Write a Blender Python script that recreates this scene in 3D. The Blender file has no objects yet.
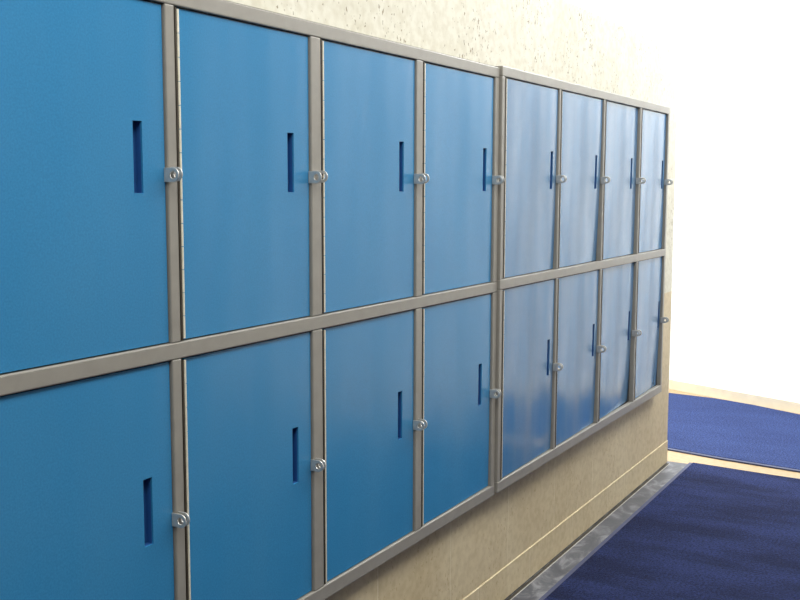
import bpy, bmesh, math, random
from mathutils import Vector, Matrix
random.seed(7)
sc = bpy.context.scene
C = sc.collection

# ------------------------------------------------------------------ materials
def new_mat(name):
    m = bpy.data.materials.new(name); m.use_nodes = True
    nt = m.node_tree
    b = nt.nodes['Principled BSDF']
    return m, nt, b

def N(nt, kind, **kw):
    n = nt.nodes.new(kind)
    for k, v in kw.items():
        if k in n.inputs: n.inputs[k].default_value = v
        else: setattr(n, k, v)
    return n

def ramp(nt, fac, stops):
    r = nt.nodes.new('ShaderNodeValToRGB')
    el = r.color_ramp.elements
    while len(el) < len(stops): el.new(0.5)
    for e, (p, c) in zip(el, stops):
        e.position = p; e.color = (*c, 1) if len(c) == 3 else c
    nt.links.new(fac, r.inputs['Fac'])
    return r

def coords(nt, scale=(1, 1, 1)):
    t = nt.nodes.new('ShaderNodeTexCoord'); mp = nt.nodes.new('ShaderNodeMapping')
    mp.inputs['Scale'].default_value = scale
    nt.links.new(t.outputs['Object'], mp.inputs['Vector'])
    return mp.outputs['Vector']

def mul(nt, a, b, fac=1.0, mode='MULTIPLY'):
    m = nt.nodes.new('ShaderNodeMix'); m.data_type = 'RGBA'; m.blend_type = mode
    m.inputs['Factor'].default_value = fac
    nt.links.new(a, m.inputs['A']); nt.links.new(b, m.inputs['B'])
    return m.outputs['Result']

def bump(nt, b, height, strength, dist):
    bm = nt.nodes.new('ShaderNodeBump')
    bm.inputs['Strength'].default_value = strength; bm.inputs['Distance'].default_value = dist
    nt.links.new(height, bm.inputs['Height']); nt.links.new(bm.outputs['Normal'], b.inputs['Normal'])

def blue_paint(name, base, worn, rough, wear):
    m, nt, b = new_mat(name)
    v = coords(nt, (5, 5, 1.3))
    n1 = N(nt, 'ShaderNodeTexNoise', Scale=1.3, Detail=3.0, Roughness=0.5)
    nt.links.new(v, n1.inputs['Vector'])
    r = ramp(nt, n1.outputs['Fac'], [(0.38, base), (0.72, tuple(a*(1-wear)+c*wear for a, c in zip(base, worn)))])
    v2 = coords(nt, (1, 1, 1))
    n2 = N(nt, 'ShaderNodeTexNoise', Scale=260.0, Detail=2.0)
    nt.links.new(v2, n2.inputs['Vector'])
    r2 = ramp(nt, n2.outputs['Fac'], [(0.3, (0.86, 0.86, 0.86)), (0.7, (1, 1, 1))])
    nt.links.new(mul(nt, r.outputs['Color'], r2.outputs['Color']), b.inputs['Base Color'])
    rr = ramp(nt, n1.outputs['Fac'], [(0.35, (rough-.03,)*3), (0.75, (rough+.06,)*3)])
    nt.links.new(rr.outputs['Color'], b.inputs['Roughness'])
    n3 = N(nt, 'ShaderNodeTexNoise', Scale=1.1, Detail=1.0)
    nt.links.new(v, n3.inputs['Vector'])
    bump(nt, b, n3.outputs['Fac'], 0.5 if wear < .5 else 0.85, 0.012)
    b.inputs['Specular IOR Level'].default_value = 0.6 if wear < .5 else 0.8
    return m

BLUE = blue_paint('blue_enamel', (0.036, 0.235, 0.475), (0.065, 0.27, 0.49), 0.19, 0.25)
BLUE_WORN = blue_paint('scuffed_blue_enamel', (0.055, 0.200, 0.395), (0.17, 0.265, 0.39), 0.155, 0.75)

def plain(name, col, rough=0.5, metal=0.0, noise=0.0, nscale=60.0):
    m, nt, b = new_mat(name)
    b.inputs['Roughness'].default_value = rough; b.inputs['Metallic'].default_value = metal
    v = coords(nt)
    n = N(nt, 'ShaderNodeTexNoise', Scale=nscale, Detail=3.0)
    nt.links.new(v, n.inputs['Vector'])
    r = ramp(nt, n.outputs['Fac'], [(0.3, tuple(c*(1-noise) for c in col)), (0.7, tuple(min(1, c*(1+noise*.5)) for c in col))])
    nt.links.new(r.outputs['Color'], b.inputs['Base Color'])
    return m

GREY = plain('grey_frame_paint', (0.285, 0.270, 0.236), 0.38, 0.0, 0.08, 25)
PULL = plain('dark_blue_recess', (0.016, 0.085, 0.27), 0.5, 0, 0.1)  # tray colour is a darker blue than the doors
BRASS = plain('pale_hinge_metal', (0.85, 0.80, 0.64), 0.4, 0.15, 0.12, 80)
GAP = plain('dark_gap_brown', (0.05, 0.04, 0.025), 0.6, 0.3, 0.1)  # dark brown for the shaded gaps at hinges and wall foot
STEEL = plain('zinc_steel', (0.60, 0.59, 0.55), 0.32, 0.5, 0.12, 90)
INSIDE = plain('locker_inside_grey', (0.12, 0.12, 0.12), 0.7, 0, 0.05)
WHITE = plain('white_plaster', (0.86, 0.86, 0.84), 0.8, 0, 0.02, 8)
DIM = plain('dark_brown_unseen_wall', (0.13, 0.115, 0.10), 0.6, 0, 0.1, 6)  # unseen walls, coloured dark to dim the bounce and door reflections
SKIRT = plain('cream_skirting', (0.80, 0.70, 0.53), 0.5, 0, 0.08, 12)
RUBBER = plain('blue_grey_rubber_edging', (0.045, 0.055, 0.115), 0.7, 0, 0.15)

def travertine(name, base, dark, pitted=True, pit_col=(0.42, 0.36, 0.26), lo=0.825):
    m, nt, b = new_mat(name)
    v = coords(nt, (1.3, 1.3, 0.35))
    n = N(nt, 'ShaderNodeTexNoise', Scale=3.0, Detail=6.0, Roughness=0.6)
    nt.links.new(v, n.inputs['Vector'])
    col = ramp(nt, n.outputs['Fac'], [(0.34, dark), (0.62, base)]).outputs['Color']
    v3 = coords(nt)
    n3 = N(nt, 'ShaderNodeTexNoise', Scale=38.0, Detail=4.0)
    nt.links.new(v3, n3.inputs['Vector'])
    col = mul(nt, col, ramp(nt, n3.outputs['Fac'], [(0.35, (0.88, 0.86, 0.82)), (0.6, (1, 1, 1))]).outputs['Color'])
    h = n3.outputs['Fac']
    if pitted:
        v2 = coords(nt, (1.0, 1.0, 0.6))
        n2 = N(nt, 'ShaderNodeTexNoise', Scale=95.0, Detail=2.0, Roughness=0.55)
        nt.links.new(v2, n2.inputs['Vector'])
        n4 = N(nt, 'ShaderNodeTexNoise', Scale=4.0, Detail=2.0)
        nt.links.new(v3, n4.inputs['Vector'])
        s = nt.nodes.new('ShaderNodeMath'); s.operation = 'MULTIPLY_ADD'
        s.inputs[1].default_value = 0.28
        nt.links.new(n4.outputs['Fac'], s.inputs[0]); nt.links.new(n2.outputs['Fac'], s.inputs[2])
        pit = ramp(nt, s.outputs[0], [(0.86, (1, 1, 1)), (0.905, (0.36, 0.30, 0.20))])
        pit.color_ramp.elements[0].position = lo; pit.color_ramp.elements[1].position = lo+.045; pit.color_ramp.elements[1].color = (*pit_col, 1)
        col = mul(nt, col, pit.outputs['Color'])
        h = pit.outputs['Color']
    nt.links.new(col, b.inputs['Base Color'])
    b.inputs['Roughness'].default_value = 0.55
    bump(nt, b, h, 0.25, 0.002)
    return m

STONE = travertine('pitted_travertine', (0.69, 0.672, 0.57), (0.645, 0.622, 0.505), True, (0.40, 0.35, 0.25), 0.80)
STONE_TILE = travertine('beige_shaded_stone_tile', (0.67, 0.57, 0.375), (0.60, 0.495, 0.305), True, (0.78, 0.72, 0.62), 0.80)  # same stone as the wall, weaker light low down partly coloured in
GROUT = plain('pale_grout', (0.84, 0.77, 0.60), 0.8, 0, 0.1)
BEIGE_FLOOR = travertine('beige_floor_stone', (0.39, 0.285, 0.165), (0.34, 0.245, 0.13), False)

PALE = plain('pale_floor_joint', (0.42, 0.41, 0.38), 0.6, 0, 0.2, 20)
def marble():
    m, nt, b = new_mat('grey_marble_floor')
    v = coords(nt, (1, 1.6, 1))
    n = N(nt, 'ShaderNodeTexNoise', Scale=6.0, Detail=8.0, Roughness=0.65, Distortion=1.2)
    nt.links.new(v, n.inputs['Vector'])
    c = ramp(nt, n.outputs['Fac'], [(0.3, (0.035, 0.039, 0.052)), (0.5, (0.070, 0.076, 0.092)), (0.66, (0.21, 0.217, 0.235))])
    nt.links.new(c.outputs['Color'], b.inputs['Base Color'])
    b.inputs['Roughness'].default_value = 0.42
    b.inputs['Specular IOR Level'].default_value = 0.4
    return m
MARBLE = marble()

def carpet(name, base, hi, band=1.0):
    m, nt, b = new_mat(name)
    v = coords(nt)
    n = N(nt, 'ShaderNodeTexNoise', Scale=95.0, Detail=4.0, Roughness=0.75)
    nt.links.new(v, n.inputs['Vector'])
    col = ramp(nt, n.outputs['Fac'], [(0.35, tuple(c*.3 for c in base)), (0.7, hi)]).outputs['Color']
    v2 = coords(nt, (2.2, 0.8, 1))
    n2 = N(nt, 'ShaderNodeTexNoise', Scale=2.2, Detail=4.0, Roughness=0.6)
    nt.links.new(v2, n2.inputs['Vector'])
    col = mul(nt, col, ramp(nt, n2.outputs['Fac'], [(0.40, (0.58, 0.60, 0.64)), (0.60, (1.25, 1.25, 1.2))]).outputs['Color'], band)
    nt.links.new(col, b.inputs['Base Color'])
    b.inputs['Roughness'].default_value = 0.95
    b.inputs['Specular IOR Level'].default_value = 0.15
    bump(nt, b, n.outputs['Fac'], 0.8, 0.006)
    return m
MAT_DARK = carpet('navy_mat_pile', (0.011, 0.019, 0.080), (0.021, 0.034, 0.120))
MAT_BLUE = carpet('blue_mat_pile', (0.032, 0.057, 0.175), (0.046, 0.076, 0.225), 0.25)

# ------------------------------------------------------------------ mesh helpers
def box(bm, x0, x1, y0, y1, z0, z1):
    vs = [bm.verts.new((x, y, z)) for x in (x0, x1) for y in (y0, y1) for z in (z0, z1)]
    for f in ((0, 1, 3, 2), (4, 6, 7, 5), (0, 4, 5, 1), (2, 3, 7, 6), (0, 2, 6, 4), (1, 5, 7, 3)):
        bm.faces.new([vs[i] for i in f])

def prism(bm, pts, z0, z1):
    a = [bm.verts.new((x, y, z0)) for x, y in pts]; b = [bm.verts.new((x, y, z1)) for x, y in pts]
    n = len(pts)
    bm.faces.new(a); bm.faces.new(list(reversed(b)))
    for i in range(n):
        bm.faces.new((a[i], b[i], b[(i+1) % n], a[(i+1) % n]))

def obj(name, bm, mat, parent=None, bevel=0, smooth=False, loc=(0, 0, 0)):
    bmesh.ops.recalc_face_normals(bm, faces=bm.faces)
    me = bpy.data.meshes.new(name); bm.to_mesh(me); bm.free()
    for m in (mat if isinstance(mat, (list, tuple)) else [mat]): me.materials.append(m)
    if smooth:
        for p in me.polygons: p.use_smooth = True
    o = bpy.data.objects.new(name, me); C.objects.link(o)
    o.location = loc
    if parent: o.parent = parent
    if bevel:
        md = o.modifiers.new('bevel', 'BEVEL'); md.width = bevel; md.segments = 2
        md.limit_method = 'ANGLE'; md.angle_limit = math.radians(40)
    return o

def struct(name, bm, mat, **kw):
    o = obj(name, bm, mat, **kw); o['kind'] = 'structure'; return o

def empty(name, loc, label, cat, group=None):
    o = bpy.data.objects.new(name, None); C.objects.link(o); o.location = loc
    o.empty_display_size = 0.1
    o['label'] = label; o['category'] = cat
    if group: o['group'] = group
    return o

# ------------------------------------------------------------------ heights shared by both banks
ZT0, ZT1, ZM0, ZM1, ZB0, ZB1 = 1.9138, 1.8799, 1.1966, 1.1617, 0.4882, 0.4499
WALL_Y = 0.035            # the stone face; the grey frames stand 35 mm proud of it
DEPTH = 0.44
REC = 0.007               # door faces sit this far behind the frame face

def door_mesh(w, h, slot_x, slot_z, slot_w, slot_h, bend, amp):
    """door panel, origin at its lower hinge corner, slot cut right through, sheet slightly bent"""
    bm = bmesh.new()
    xs = sorted(set([0, slot_x, slot_x+slot_w, w] + [w*i/14 for i in range(1, 13) if abs(w*i/14-slot_x) > .012 and abs(w*i/14-slot_x-slot_w) > .012]))
    zs = sorted(set([0, slot_z, slot_z+slot_h, h] + [h*i/14 for i in range(1, 14) if abs(h*i/14-slot_z) > .012 and abs(h*i/14-slot_z-slot_h) > .012]))
    def dy(x, z):
        u, t = x/w, z/h
        return bend*u*u*(1-t)**2 + amp*math.sin(3.0*u+1.2*t)*math.sin(math.pi*u)*math.sin(math.pi*t)
    T = 0.006
    F = {}; B = {}
    for i, x in enumerate(xs):
        for j, z in enumerate(zs):
            F[i, j] = bm.verts.new((x, dy(x, z), z)); B[i, j] = bm.verts.new((x, dy(x, z)+T, z))
    def hole(i, j): return abs(xs[i]-slot_x) < 1e-6 + slot_w - 1e-4 and xs[i] >= slot_x-1e-6 and xs[i+1] <= slot_x+slot_w+1e-6 and zs[j] >= slot_z-1e-6 and zs[j+1] <= slot_z+slot_h+1e-6
    cells = {(i, j) for i in range(len(xs)-1) for j in range(len(zs)-1) if not hole(i, j)}
    for i, j in cells:
        q = [(i, j), (i+1, j), (i+1, j+1), (i, j+1)]
        bm.faces.new([F[k] for k in q]); bm.faces.new([B[k] for k in reversed(q)])
        for a, b, nb in ((q[0], q[1], (i, j-1)), (q[1], q[2], (i+1, j)), (q[2], q[3], (i, j+1)), (q[3], q[0], (i-1, j))):
            if nb not in cells:
                bm.faces.new((F[a], B[a], B[b], F[b]))
    for v in [v for v in bm.verts if not v.link_faces]: bm.verts.remove(v)
    return bm

def pull_mesh(sx, sz, sw, sh):
    """the sunken finger pull: an open tray behind the slot"""
    bm = bmesh.new()
    y0, y1, t = 0.0045, 0.017, 0.002
    e = -0.0006
    box(bm, sx-e-t, sx-e, y0, y1, sz-t, sz+sh+t)
    box(bm, sx+sw+e, sx+sw+e+t, y0, y1, sz-t, sz+sh+t)
    box(bm, sx-e, sx+sw+e, y0, y1, sz-t, sz+.0006)
    box(bm, sx-e, sx+sw+e, y0, y1, sz+sh-.0006, sz+sh+t)
    box(bm, sx-e-t, sx+sw+e+t, y1, y1+t, sz-t, sz+sh+t)
    return bm

def hinge_mesh(h):
    """full-height piano hinge: knuckles in short lengths with small breaks between"""
    bm = bmesh.new()
    r = 0.0039; n = int(h/0.048)
    for k in range(n):
        z0 = h*k/n+.0008; z1 = h*(k+1)/n-.0008
        ring = [(r*math.cos(a)+.0065, r*math.sin(a)) for a in [2*math.pi*i/10 for i in range(10)]]
        prism(bm, ring, z0, z1)
    return bm

def lug_mesh(reach, half, thick, foot=0.014, side=-1):
    """an upright tongue standing out of the face with a rounded end and a padlock hole, on a small riveted foot"""
    bm = bmesh.new()
    R = half; cy = -(reach-R); hr = 0.0080
    outer = []
    n = 20
    for i in range(n+1):
        a = -math.pi/2 + math.pi*i/n
        outer.append((cy - R*math.cos(a), R*math.sin(a)))
    outer += [(cy*.5, R), (0.0, R), (0.0, 0.0), (0.0, -R), (cy*.5, -R)]
    inner = []
    for (y, z) in outer:
        a = math.atan2(z, y-cy); inner.append((cy+hr*math.cos(a), hr*math.sin(a)))
    m = len(outer)
    L = [[bm.verts.new((x, y, z)) for y, z in outer] for x in (0, thick)]
    I = [[bm.verts.new((x, y, z)) for y, z in inner] for x in (0, thick)]
    for i in range(m):
        j = (i+1) % m
        bm.faces.new((L[0][i], L[0][j], I[0][j], I[0][i]))
        bm.faces.new((L[1][j], L[1][i], I[1][i], I[1][j]))
        bm.faces.new((L[0][j], L[0][i], L[1][i], L[1][j]))
        bm.faces.new((I[0][i], I[0][j], I[1][j], I[1][i]))
    if foot:
        if side < 0: box(bm, -foot, 0.0004, -0.0018, 0.0004, -half*.95, half*.95)
        else: box(bm, thick-.0004, thick+foot, -0.0018, 0.0004, -half*.95, half*.95)
    return bm

def make_bank(x_left, hinges, lefts, right_in, right_out, z_off, y_off, blue, label, bends, seamed):
    root = empty('locker_bank', (x_left, y_off, ZB1+z_off), label, 'lockers', None)
    H = ZT0-ZB1
    X = lambda x: x-x_left
    W = right_out-x_left
    zb1, zm0, zm1, zt1 = ZB0-ZB1, ZM1-ZB1, ZM0-ZB1, ZT1-ZB1
    ft = 0.022
    bm = bmesh.new()
    # face frame: three rails, then the uprights fitted between the rails
    box(bm, 0, W, 0, ft, 0, zb1); box(bm, 0, W, 0, ft, zm0, zm1); box(bm, 0, W, 0, ft, zt1, H)
    ups = [(0, X(hinges[0]))] + [(X(l), X(h)) for l, h in zip(lefts, hinges[1:])] + [(X(right_in), W)]
    for a, b in ups:
        box(bm, a, b, 0.0006, ft, zb1, zm0); box(bm, a, b, 0.0006, ft, zm1, zt1)
    fr = obj('frame', bm, GREY, root, bevel=0.0028)
    # carcass behind the face: outer skin, back, dividers, shelf
    bm = bmesh.new()
    t = 0.0015
    y0, y1 = ft+.0005, DEPTH
    box(bm, 0.001, .001+t, y0, y1, 0.001, H-.001); box(bm, W-.001-t, W-.001, y0, y1, 0.001, H-.001)
    box(bm, .003, W-.003, y0, y1, .001, .001+t); box(bm, .003, W-.003, y0, y1, H-.001-t, H-.001)
    box(bm, .003, W-.003, y1-t, y1, .003, H-.003)
    zc = (zm0+zm1)/2
    box(bm, .003, W-.003, y0, y1-.002, zc-t, zc)
    for l, h in zip(lefts, hinges[1:]):
        xx = X((l+h)/2)
        box(bm, xx, xx+t, y0, y1-.002, .003, zc-.003); box(bm, xx, xx+t, y0, y1-.002, zc+.003, H-.003)
    obj('carcass', bm, INSIDE, root)
    n = len(hinges)
    for row, (za, zb, slot_abs, lug_abs) in enumerate(((zb1, zm0, 0.789, 0.8155), (zm1, zt1, 1.5045, 1.541))):
        for k in range(n):
            xa = X(hinges[k]); xb = X(lefts[k]) if k+1 < n else X(right_in)
            g = 0.0030
            w = xb-xa-g-0.016; h = zb-za-2*g
            base_z = za+g
            la = lug_abs+lug_lift.get((seamed, row, k), 0)
            sx = slots[seamed][k]-hinges[k]-0.016+slot_shift.get((seamed, row, k), 0); sz = slot_abs-ZB1-base_z; sw, sh = 0.0255, 0.1405
            bend, amp = bends[row][k]
            d = obj('door', door_mesh(w, h, sx, sz, sw, sh, bend, amp), blue, root, loc=(xa+.016, REC+((0, .001, .006, .004)[k] if seamed else 0), base_z))
            obj('finger_pull', pull_mesh(sx, sz, sw, sh), PULL, d)
            hg = obj('hinge', hinge_mesh(h-.004), BRASS, d, loc=(-.0105, -.0030+.0005, .002))
            lz = la-ZB1-base_z
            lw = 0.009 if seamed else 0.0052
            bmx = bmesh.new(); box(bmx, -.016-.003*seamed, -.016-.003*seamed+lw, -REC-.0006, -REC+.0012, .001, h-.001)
            lf = obj('hinge_gap_strip', bmx, GAP, d); lf['label'] = 'dark rusty strip painted as the hinge gap shade along the upright'  # thin added strip: shade of the hinge gap and rust in its colour
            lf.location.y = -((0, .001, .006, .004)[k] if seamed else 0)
            hs = obj('hasp', lug_mesh(0.038, 0.0145, 0.003, 0, -1), STEEL, d, bevel=0.0006, loc=(w-.0032, -.0004, lz))
            # the matching lug on the upright, which the padlock passes through as well
            off = lugs[(seamed, row, k)]
            obj('staple', lug_mesh(0.031, 0.0145, 0.003, 0, 1), STEEL, root, bevel=0.0006, loc=(xb+off, -.0004, la-ZB1+.0015))
    return root

random.seed(3)
lugs = {}
for s in (0, 1):
    for r in (0, 1):
        for k in range(4): lugs[(s, r, k)] = 0.0045
lugs[(0, 1, 1)] = 0.021; lugs[(0, 1, 2)] = 0.017; lugs[(0, 0, 2)] = 0.012; lugs[(0, 1, 3)] = 0.008
P = 0.525
hl = [1.1120, 1.6335, 2.1605, 2.6915]
ll = [1.6055, 2.1170, 2.6525]
hr = [3.2570, 3.7825, 4.3070, 4.8320]
lr = [3.7630, 4.2850, 4.8090]
slots = [[1.5145, 2.0225, 2.5570, 3.1010], [3.697, 4.210, 4.718, 5.230]]
slot_shift = {(0, 0, 0): .004, (0, 0, 1): .012, (0, 1, 1): .003, (0, 1, 2): .005, (0, 1, 3): .018, (1, 0, 1): .012, (1, 0, 2): .030, (1, 0, 3): .016}
lug_lift = {(0, 0, 0): .009, (0, 0, 1): .005, (1, 0, 2): .005, (1, 0, 3): .015, (1, 1, 3): -.004}
flat = [[(0.0, 0.0010), (0.001, 0.0012), (0.001, 0.0015), (0.003, 0.0025)], [(0.0, 0.0010), (0.001, 0.0012), (0.001, 0.0018), (0.003, 0.003)]]
bent = [[(0.006, 0.003), (0.008, 0.004), (0.016, 0.004), (0.013, 0.003)], [(0.008, 0.004), (0.014, 0.004), (0.004, 0.004), (0.004, 0.003)]]
XL = hl[0]-0.030
make_bank(XL, hl, ll, 3.1965, 3.2285, 0, 0, BLUE,
          'nearer bank of bright blue lockers in a grey frame, cut off by the left edge', flat, 0)
make_bank(3.2305, hr, lr, 5.289, 5.3125, 0.0067, -0.0095, BLUE_WORN,
          'farther bank of scuffed blue lockers ending near the free end of the stone wall', bent, 1)

# ------------------------------------------------------------------ the stone partition the lockers are set into
XE = 5.619; WT = 2.2397; XA = -2.6; YB = 0.55
OX0, OX1, OZ0, OZ1 = XL-.004, 5.3160, ZB1-.003, ZT0+.010
bm = bmesh.new()
box(bm, XA, XE, WALL_Y, YB, OZ1, WT)
box(bm, XA, OX0, WALL_Y, YB, OZ0, OZ1); box(bm, OX1, XE, WALL_Y, YB, OZ0, OZ1)
box(bm, OX0, OX1, 0.50, YB, OZ0, OZ1)
box(bm, XA, XE, WALL_Y+.003, YB, 0, OZ0)
struct('wall_left', bm, STONE)
# facing tiles below the lockers, with fine joints
bm = bmesh.new()
xj = [2.49+0.47*k for k in range(-11, 7)] + [XE]
xj = [x for x in xj if x > XA]
xs = [XA]+xj
SK = 0.1291
for a, b in zip(xs[:-1], xs[1:]):
    box(bm, a+.0016, b-.0016 if b < XE else XE, WALL_Y-.0005, WALL_Y+.0045, SK+.0012, OZ0-.0005)
box(bm, OX1+.001, XE, WALL_Y-.0005, WALL_Y+.0045, OZ0-.0005, 0.957)
struct('trim_1', bm, STONE_TILE, bevel=0.001)
bm = bmesh.new()
xs2 = [XA]+[x+0.21 for x in xj if x+.21 < XE]+[XE]
for a, b in zip(xs2[:-1], xs2[1:]):
    box(bm, a+.0007, b-.0007 if b < XE else XE, WALL_Y-.0045, WALL_Y+.004, 0.004, SK-.0012)
struct('baseboard_left', bm, STONE_TILE, bevel=0.0025)
bm = bmesh.new()
box(bm, XA, XE-.002, WALL_Y+.0002, WALL_Y+.0028, SK, OZ0-.001); box(bm, XA, XE-.002, WALL_Y-.0038, WALL_Y+.0028, 0.006, SK-.002)
struct('trim_2', bm, GROUT)

# ------------------------------------------------------------------ floor, far wall, shell of the room
FX, FY = 7.751, 0.603                       # two points on the foot of the far wall
dirv = Vector((7.326-7.751, -0.407-0.603)).normalized()
nrm = Vector((dirv.y, -dirv.x))             # pointing away or towards: fixed below
if nrm.x < 0: nrm = -nrm
def far(y, off=0.0):
    t = (y-FY)/dirv.y
    return (FX+dirv.x*t+nrm.x*off, FY+dirv.y*t+nrm.y*off)
YR, YL, ZC = -3.6, 4.2, 3.5
bm = bmesh.new(); box(bm, XA, 5.655, YR, 0.6, -0.06, 0.0)
struct('floor', bm, MARBLE)
bm = bmesh.new(); box(bm, XA, XE-.01, 0.0165, 0.0283, -0.002, 0.0009); struct('trim_3', bm, GAP)  # dark strip for the wall-foot joint, its shadow line put in the colour
bm = bmesh.new(); box(bm, XA, XE-.01, 0.0125, 0.0160, -0.002, 0.0011); struct('trim_4', bm, PALE)
bm = bmesh.new()
prism(bm, [(5.656, YR), (far(YR)[0]+.3, YR), (far(YL)[0]+.3, YL), (5.656, YL)], -0.06, 0.0)
struct('floor_hall', bm, BEIGE_FLOOR)
bm = bmesh.new()
prism(bm, [far(YR-.1), far(YL+.1), far(YL+.1, .2), far(YR-.1, .2)], 0.0, ZC)
struct('wall_far', bm, WHITE)
bm = bmesh.new()
prism(bm, [far(YR), far(YL), far(YL, -.016), far(YR, -.016)], 0.0, 0.075)
struct('baseboard_far', bm, SKIRT, bevel=0.002)
# right wall of the corridor, behind the camera's right shoulder
bm = bmesh.new(); RX1 = far(YR)[0]+.25
box(bm, XA-.2, RX1, YR-.2, YR, 0, ZC)
struct('wall_right', bm, DIM)
bm = bmesh.new(); box(bm, XA-.2, XA, YR-.2, 0.6, 0, ZC); struct('wall_near', bm, DIM)
bm = bmesh.new(); box(bm, 4.0, far(YL)[0]+.3, YL, YL+.2, 0, ZC); struct('wall_hall', bm, WHITE)
bm = bmesh.new(); box(bm, XA-.2, far(YL)[0]+.5, YR-.2, YL+.2, ZC, ZC+.1); struct('ceiling', bm, WHITE)

# ------------------------------------------------------------------ floor mats
def rounded(pts, r=0.02, n=4):
    out = []
    m = len(pts)
    for i in range(m):
        p = Vector(pts[i]); a = (Vector(pts[i-1])-p).normalized(); b = (Vector(pts[(i+1) % m])-p).normalized()
        s, e = p+a*r, p+b*r
        for k in range(n+1):
            t = k/n
            out.append(tuple(s*(1-t)**2+p*2*t*(1-t)+e*t*t))
    return out

def inset(pts, dists):
    """move every edge i -> i+1 inwards by dists[i] (counter-clockwise outline)"""
    m = len(pts); L = []
    for i in range(m):
        a = Vector(pts[i]); b = Vector(pts[(i+1) % m]); d = (b-a).normalized()
        nn = Vector((-d.y, d.x)); L.append((a+nn*dists[i], d))
    out = []
    for i in range(m):
        p, d = L[i-1]; q, e = L[i]
        den = d.x*e.y-d.y*e.x
        if abs(den) < 1e-6: out.append(tuple(q)); continue
        t = ((q.x-p.x)*e.y-(q.y-p.y)*e.x)/den
        out.append(tuple(p+d*t))
    return out

def ribbon(bm, outer, inner, z0, z1o, z1i):
    m = len(outer)
    A = [bm.verts.new((x, y, z0)) for x, y in outer]; B = [bm.verts.new((x, y, z1o)) for x, y in outer]
    D = [bm.verts.new((x, y, z1i)) for x, y in inner]; E = [bm.verts.new((x, y, z0)) for x, y in inner]
    for i in range(m):
        j = (i+1) % m
        bm.faces.new((A[i], A[j], B[j], B[i])); bm.faces.new((B[i], B[j], D[j], D[i]))
        bm.faces.new((D[i], D[j], E[j], E[i])); bm.faces.new((E[i], E[j], A[j], A[i]))

def make_mat(outer, borders, pile_mat, label, zo=.0035):
    cx = sum(p[0] for p in outer)/len(outer); cy = sum(p[1] for p in outer)/len(outer)
    o2 = [(x-cx, y-cy) for x, y in outer]
    inn = inset(o2, borders)
    root = empty('floor_mat', (cx, cy, 0.0), label, 'mat')
    bm = bmesh.new(); ribbon(bm, o2, inn, 0.0004, zo, 0.0075); obj('border', bm, RUBBER, root)
    bm = bmesh.new(); prism(bm, inset(inn, [.0005]*len(inn)), 0.0006, 0.0105); obj('pile', bm, pile_mat, root, bevel=0.002)
    return root

# counter-clockwise outlines: the near mat runs along the lockers
make_mat([(0.3, -1.75), (5.52, -1.75), (5.676, -0.077), (0.3, -0.077)], [.022, .012, .022, .022], MAT_DARK,
         'long navy floor mat beside the lockers, nearest the camera')
back = [(7.05, -1.55), (7.10, -1.0), (7.25, -.42), (7.42, -.08), (7.515, .21), (7.545, .53), (7.56, 1.0)]
front = [(5.99, 1.0), (5.893, .109), (5.828, -.203), (5.772, -.636), (5.68, -1.55)]
outl = front[::-1]
outl = [front[-1]] + back + front[:-1]
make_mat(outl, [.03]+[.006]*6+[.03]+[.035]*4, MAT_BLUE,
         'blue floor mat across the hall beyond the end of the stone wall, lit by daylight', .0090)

# ------------------------------------------------------------------ light
def area(name, loc, target, sx, sy, power, col):
    l = bpy.data.lights.new(name, 'AREA'); l.shape = 'RECTANGLE'; l.size = sx; l.size_y = sy
    l.energy = power; l.color = col
    o = bpy.data.objects.new(name, l); C.objects.link(o); o.location = loc
    o.rotation_euler = (Vector(target)-Vector(loc)).to_track_quat('-Z', 'Y').to_euler()
    return o
area('hall_daylight_fill', (6.75, 0.2, ZC-.03), (6.75, 0.2, 0), 1.3, 5.0, 345, (0.97, 0.985, 1.0))  # unseen fill added below the closed ceiling in place of hall daylight
area('corridor_ceiling_lamp', (1.7, -1.15, 3.1), (1.7, -1.15, 0), 6.2, 0.9, 136, (1.0, 0.98, 0.94))

w = bpy.data.worlds.new('sky'); sc.world = w; w.use_nodes = True
bg = w.node_tree.nodes['Background']
bg.inputs['Color'].default_value = (0.95, 0.98, 1.0, 1); bg.inputs['Strength'].default_value = 2.0

# ------------------------------------------------------------------ camera
yaw, pitch, roll = 0.51535065, 0.10863712, 0.00194162
fwd = Vector((math.cos(pitch)*math.cos(yaw), math.cos(pitch)*math.sin(yaw), -math.sin(pitch)))
rt = fwd.cross(Vector((0, 0, 1))).normalized(); up = rt.cross(fwd)
c, s = math.cos(roll), math.sin(roll)
r2, u2 = rt*c+up*s, up*c-rt*s
cam = bpy.data.cameras.new('camera'); co = bpy.data.objects.new('camera', cam); C.objects.link(co)
M = Matrix((r2, u2, -fwd)).transposed().to_4x4(); M.translation = Vector((0, -1.44724, 1.51775))
co.matrix_world = M
cam.sensor_width = 36; cam.lens = 36*1037.01/800; cam.clip_start = 0.02
sc.camera = co

sc.view_settings.view_transform = 'Standard'; sc.view_settings.look = 'None'
sc.view_settings.exposure = 0.0; sc.view_settings.gamma = 1.0; sc.view_settings.use_curve_mapping = False
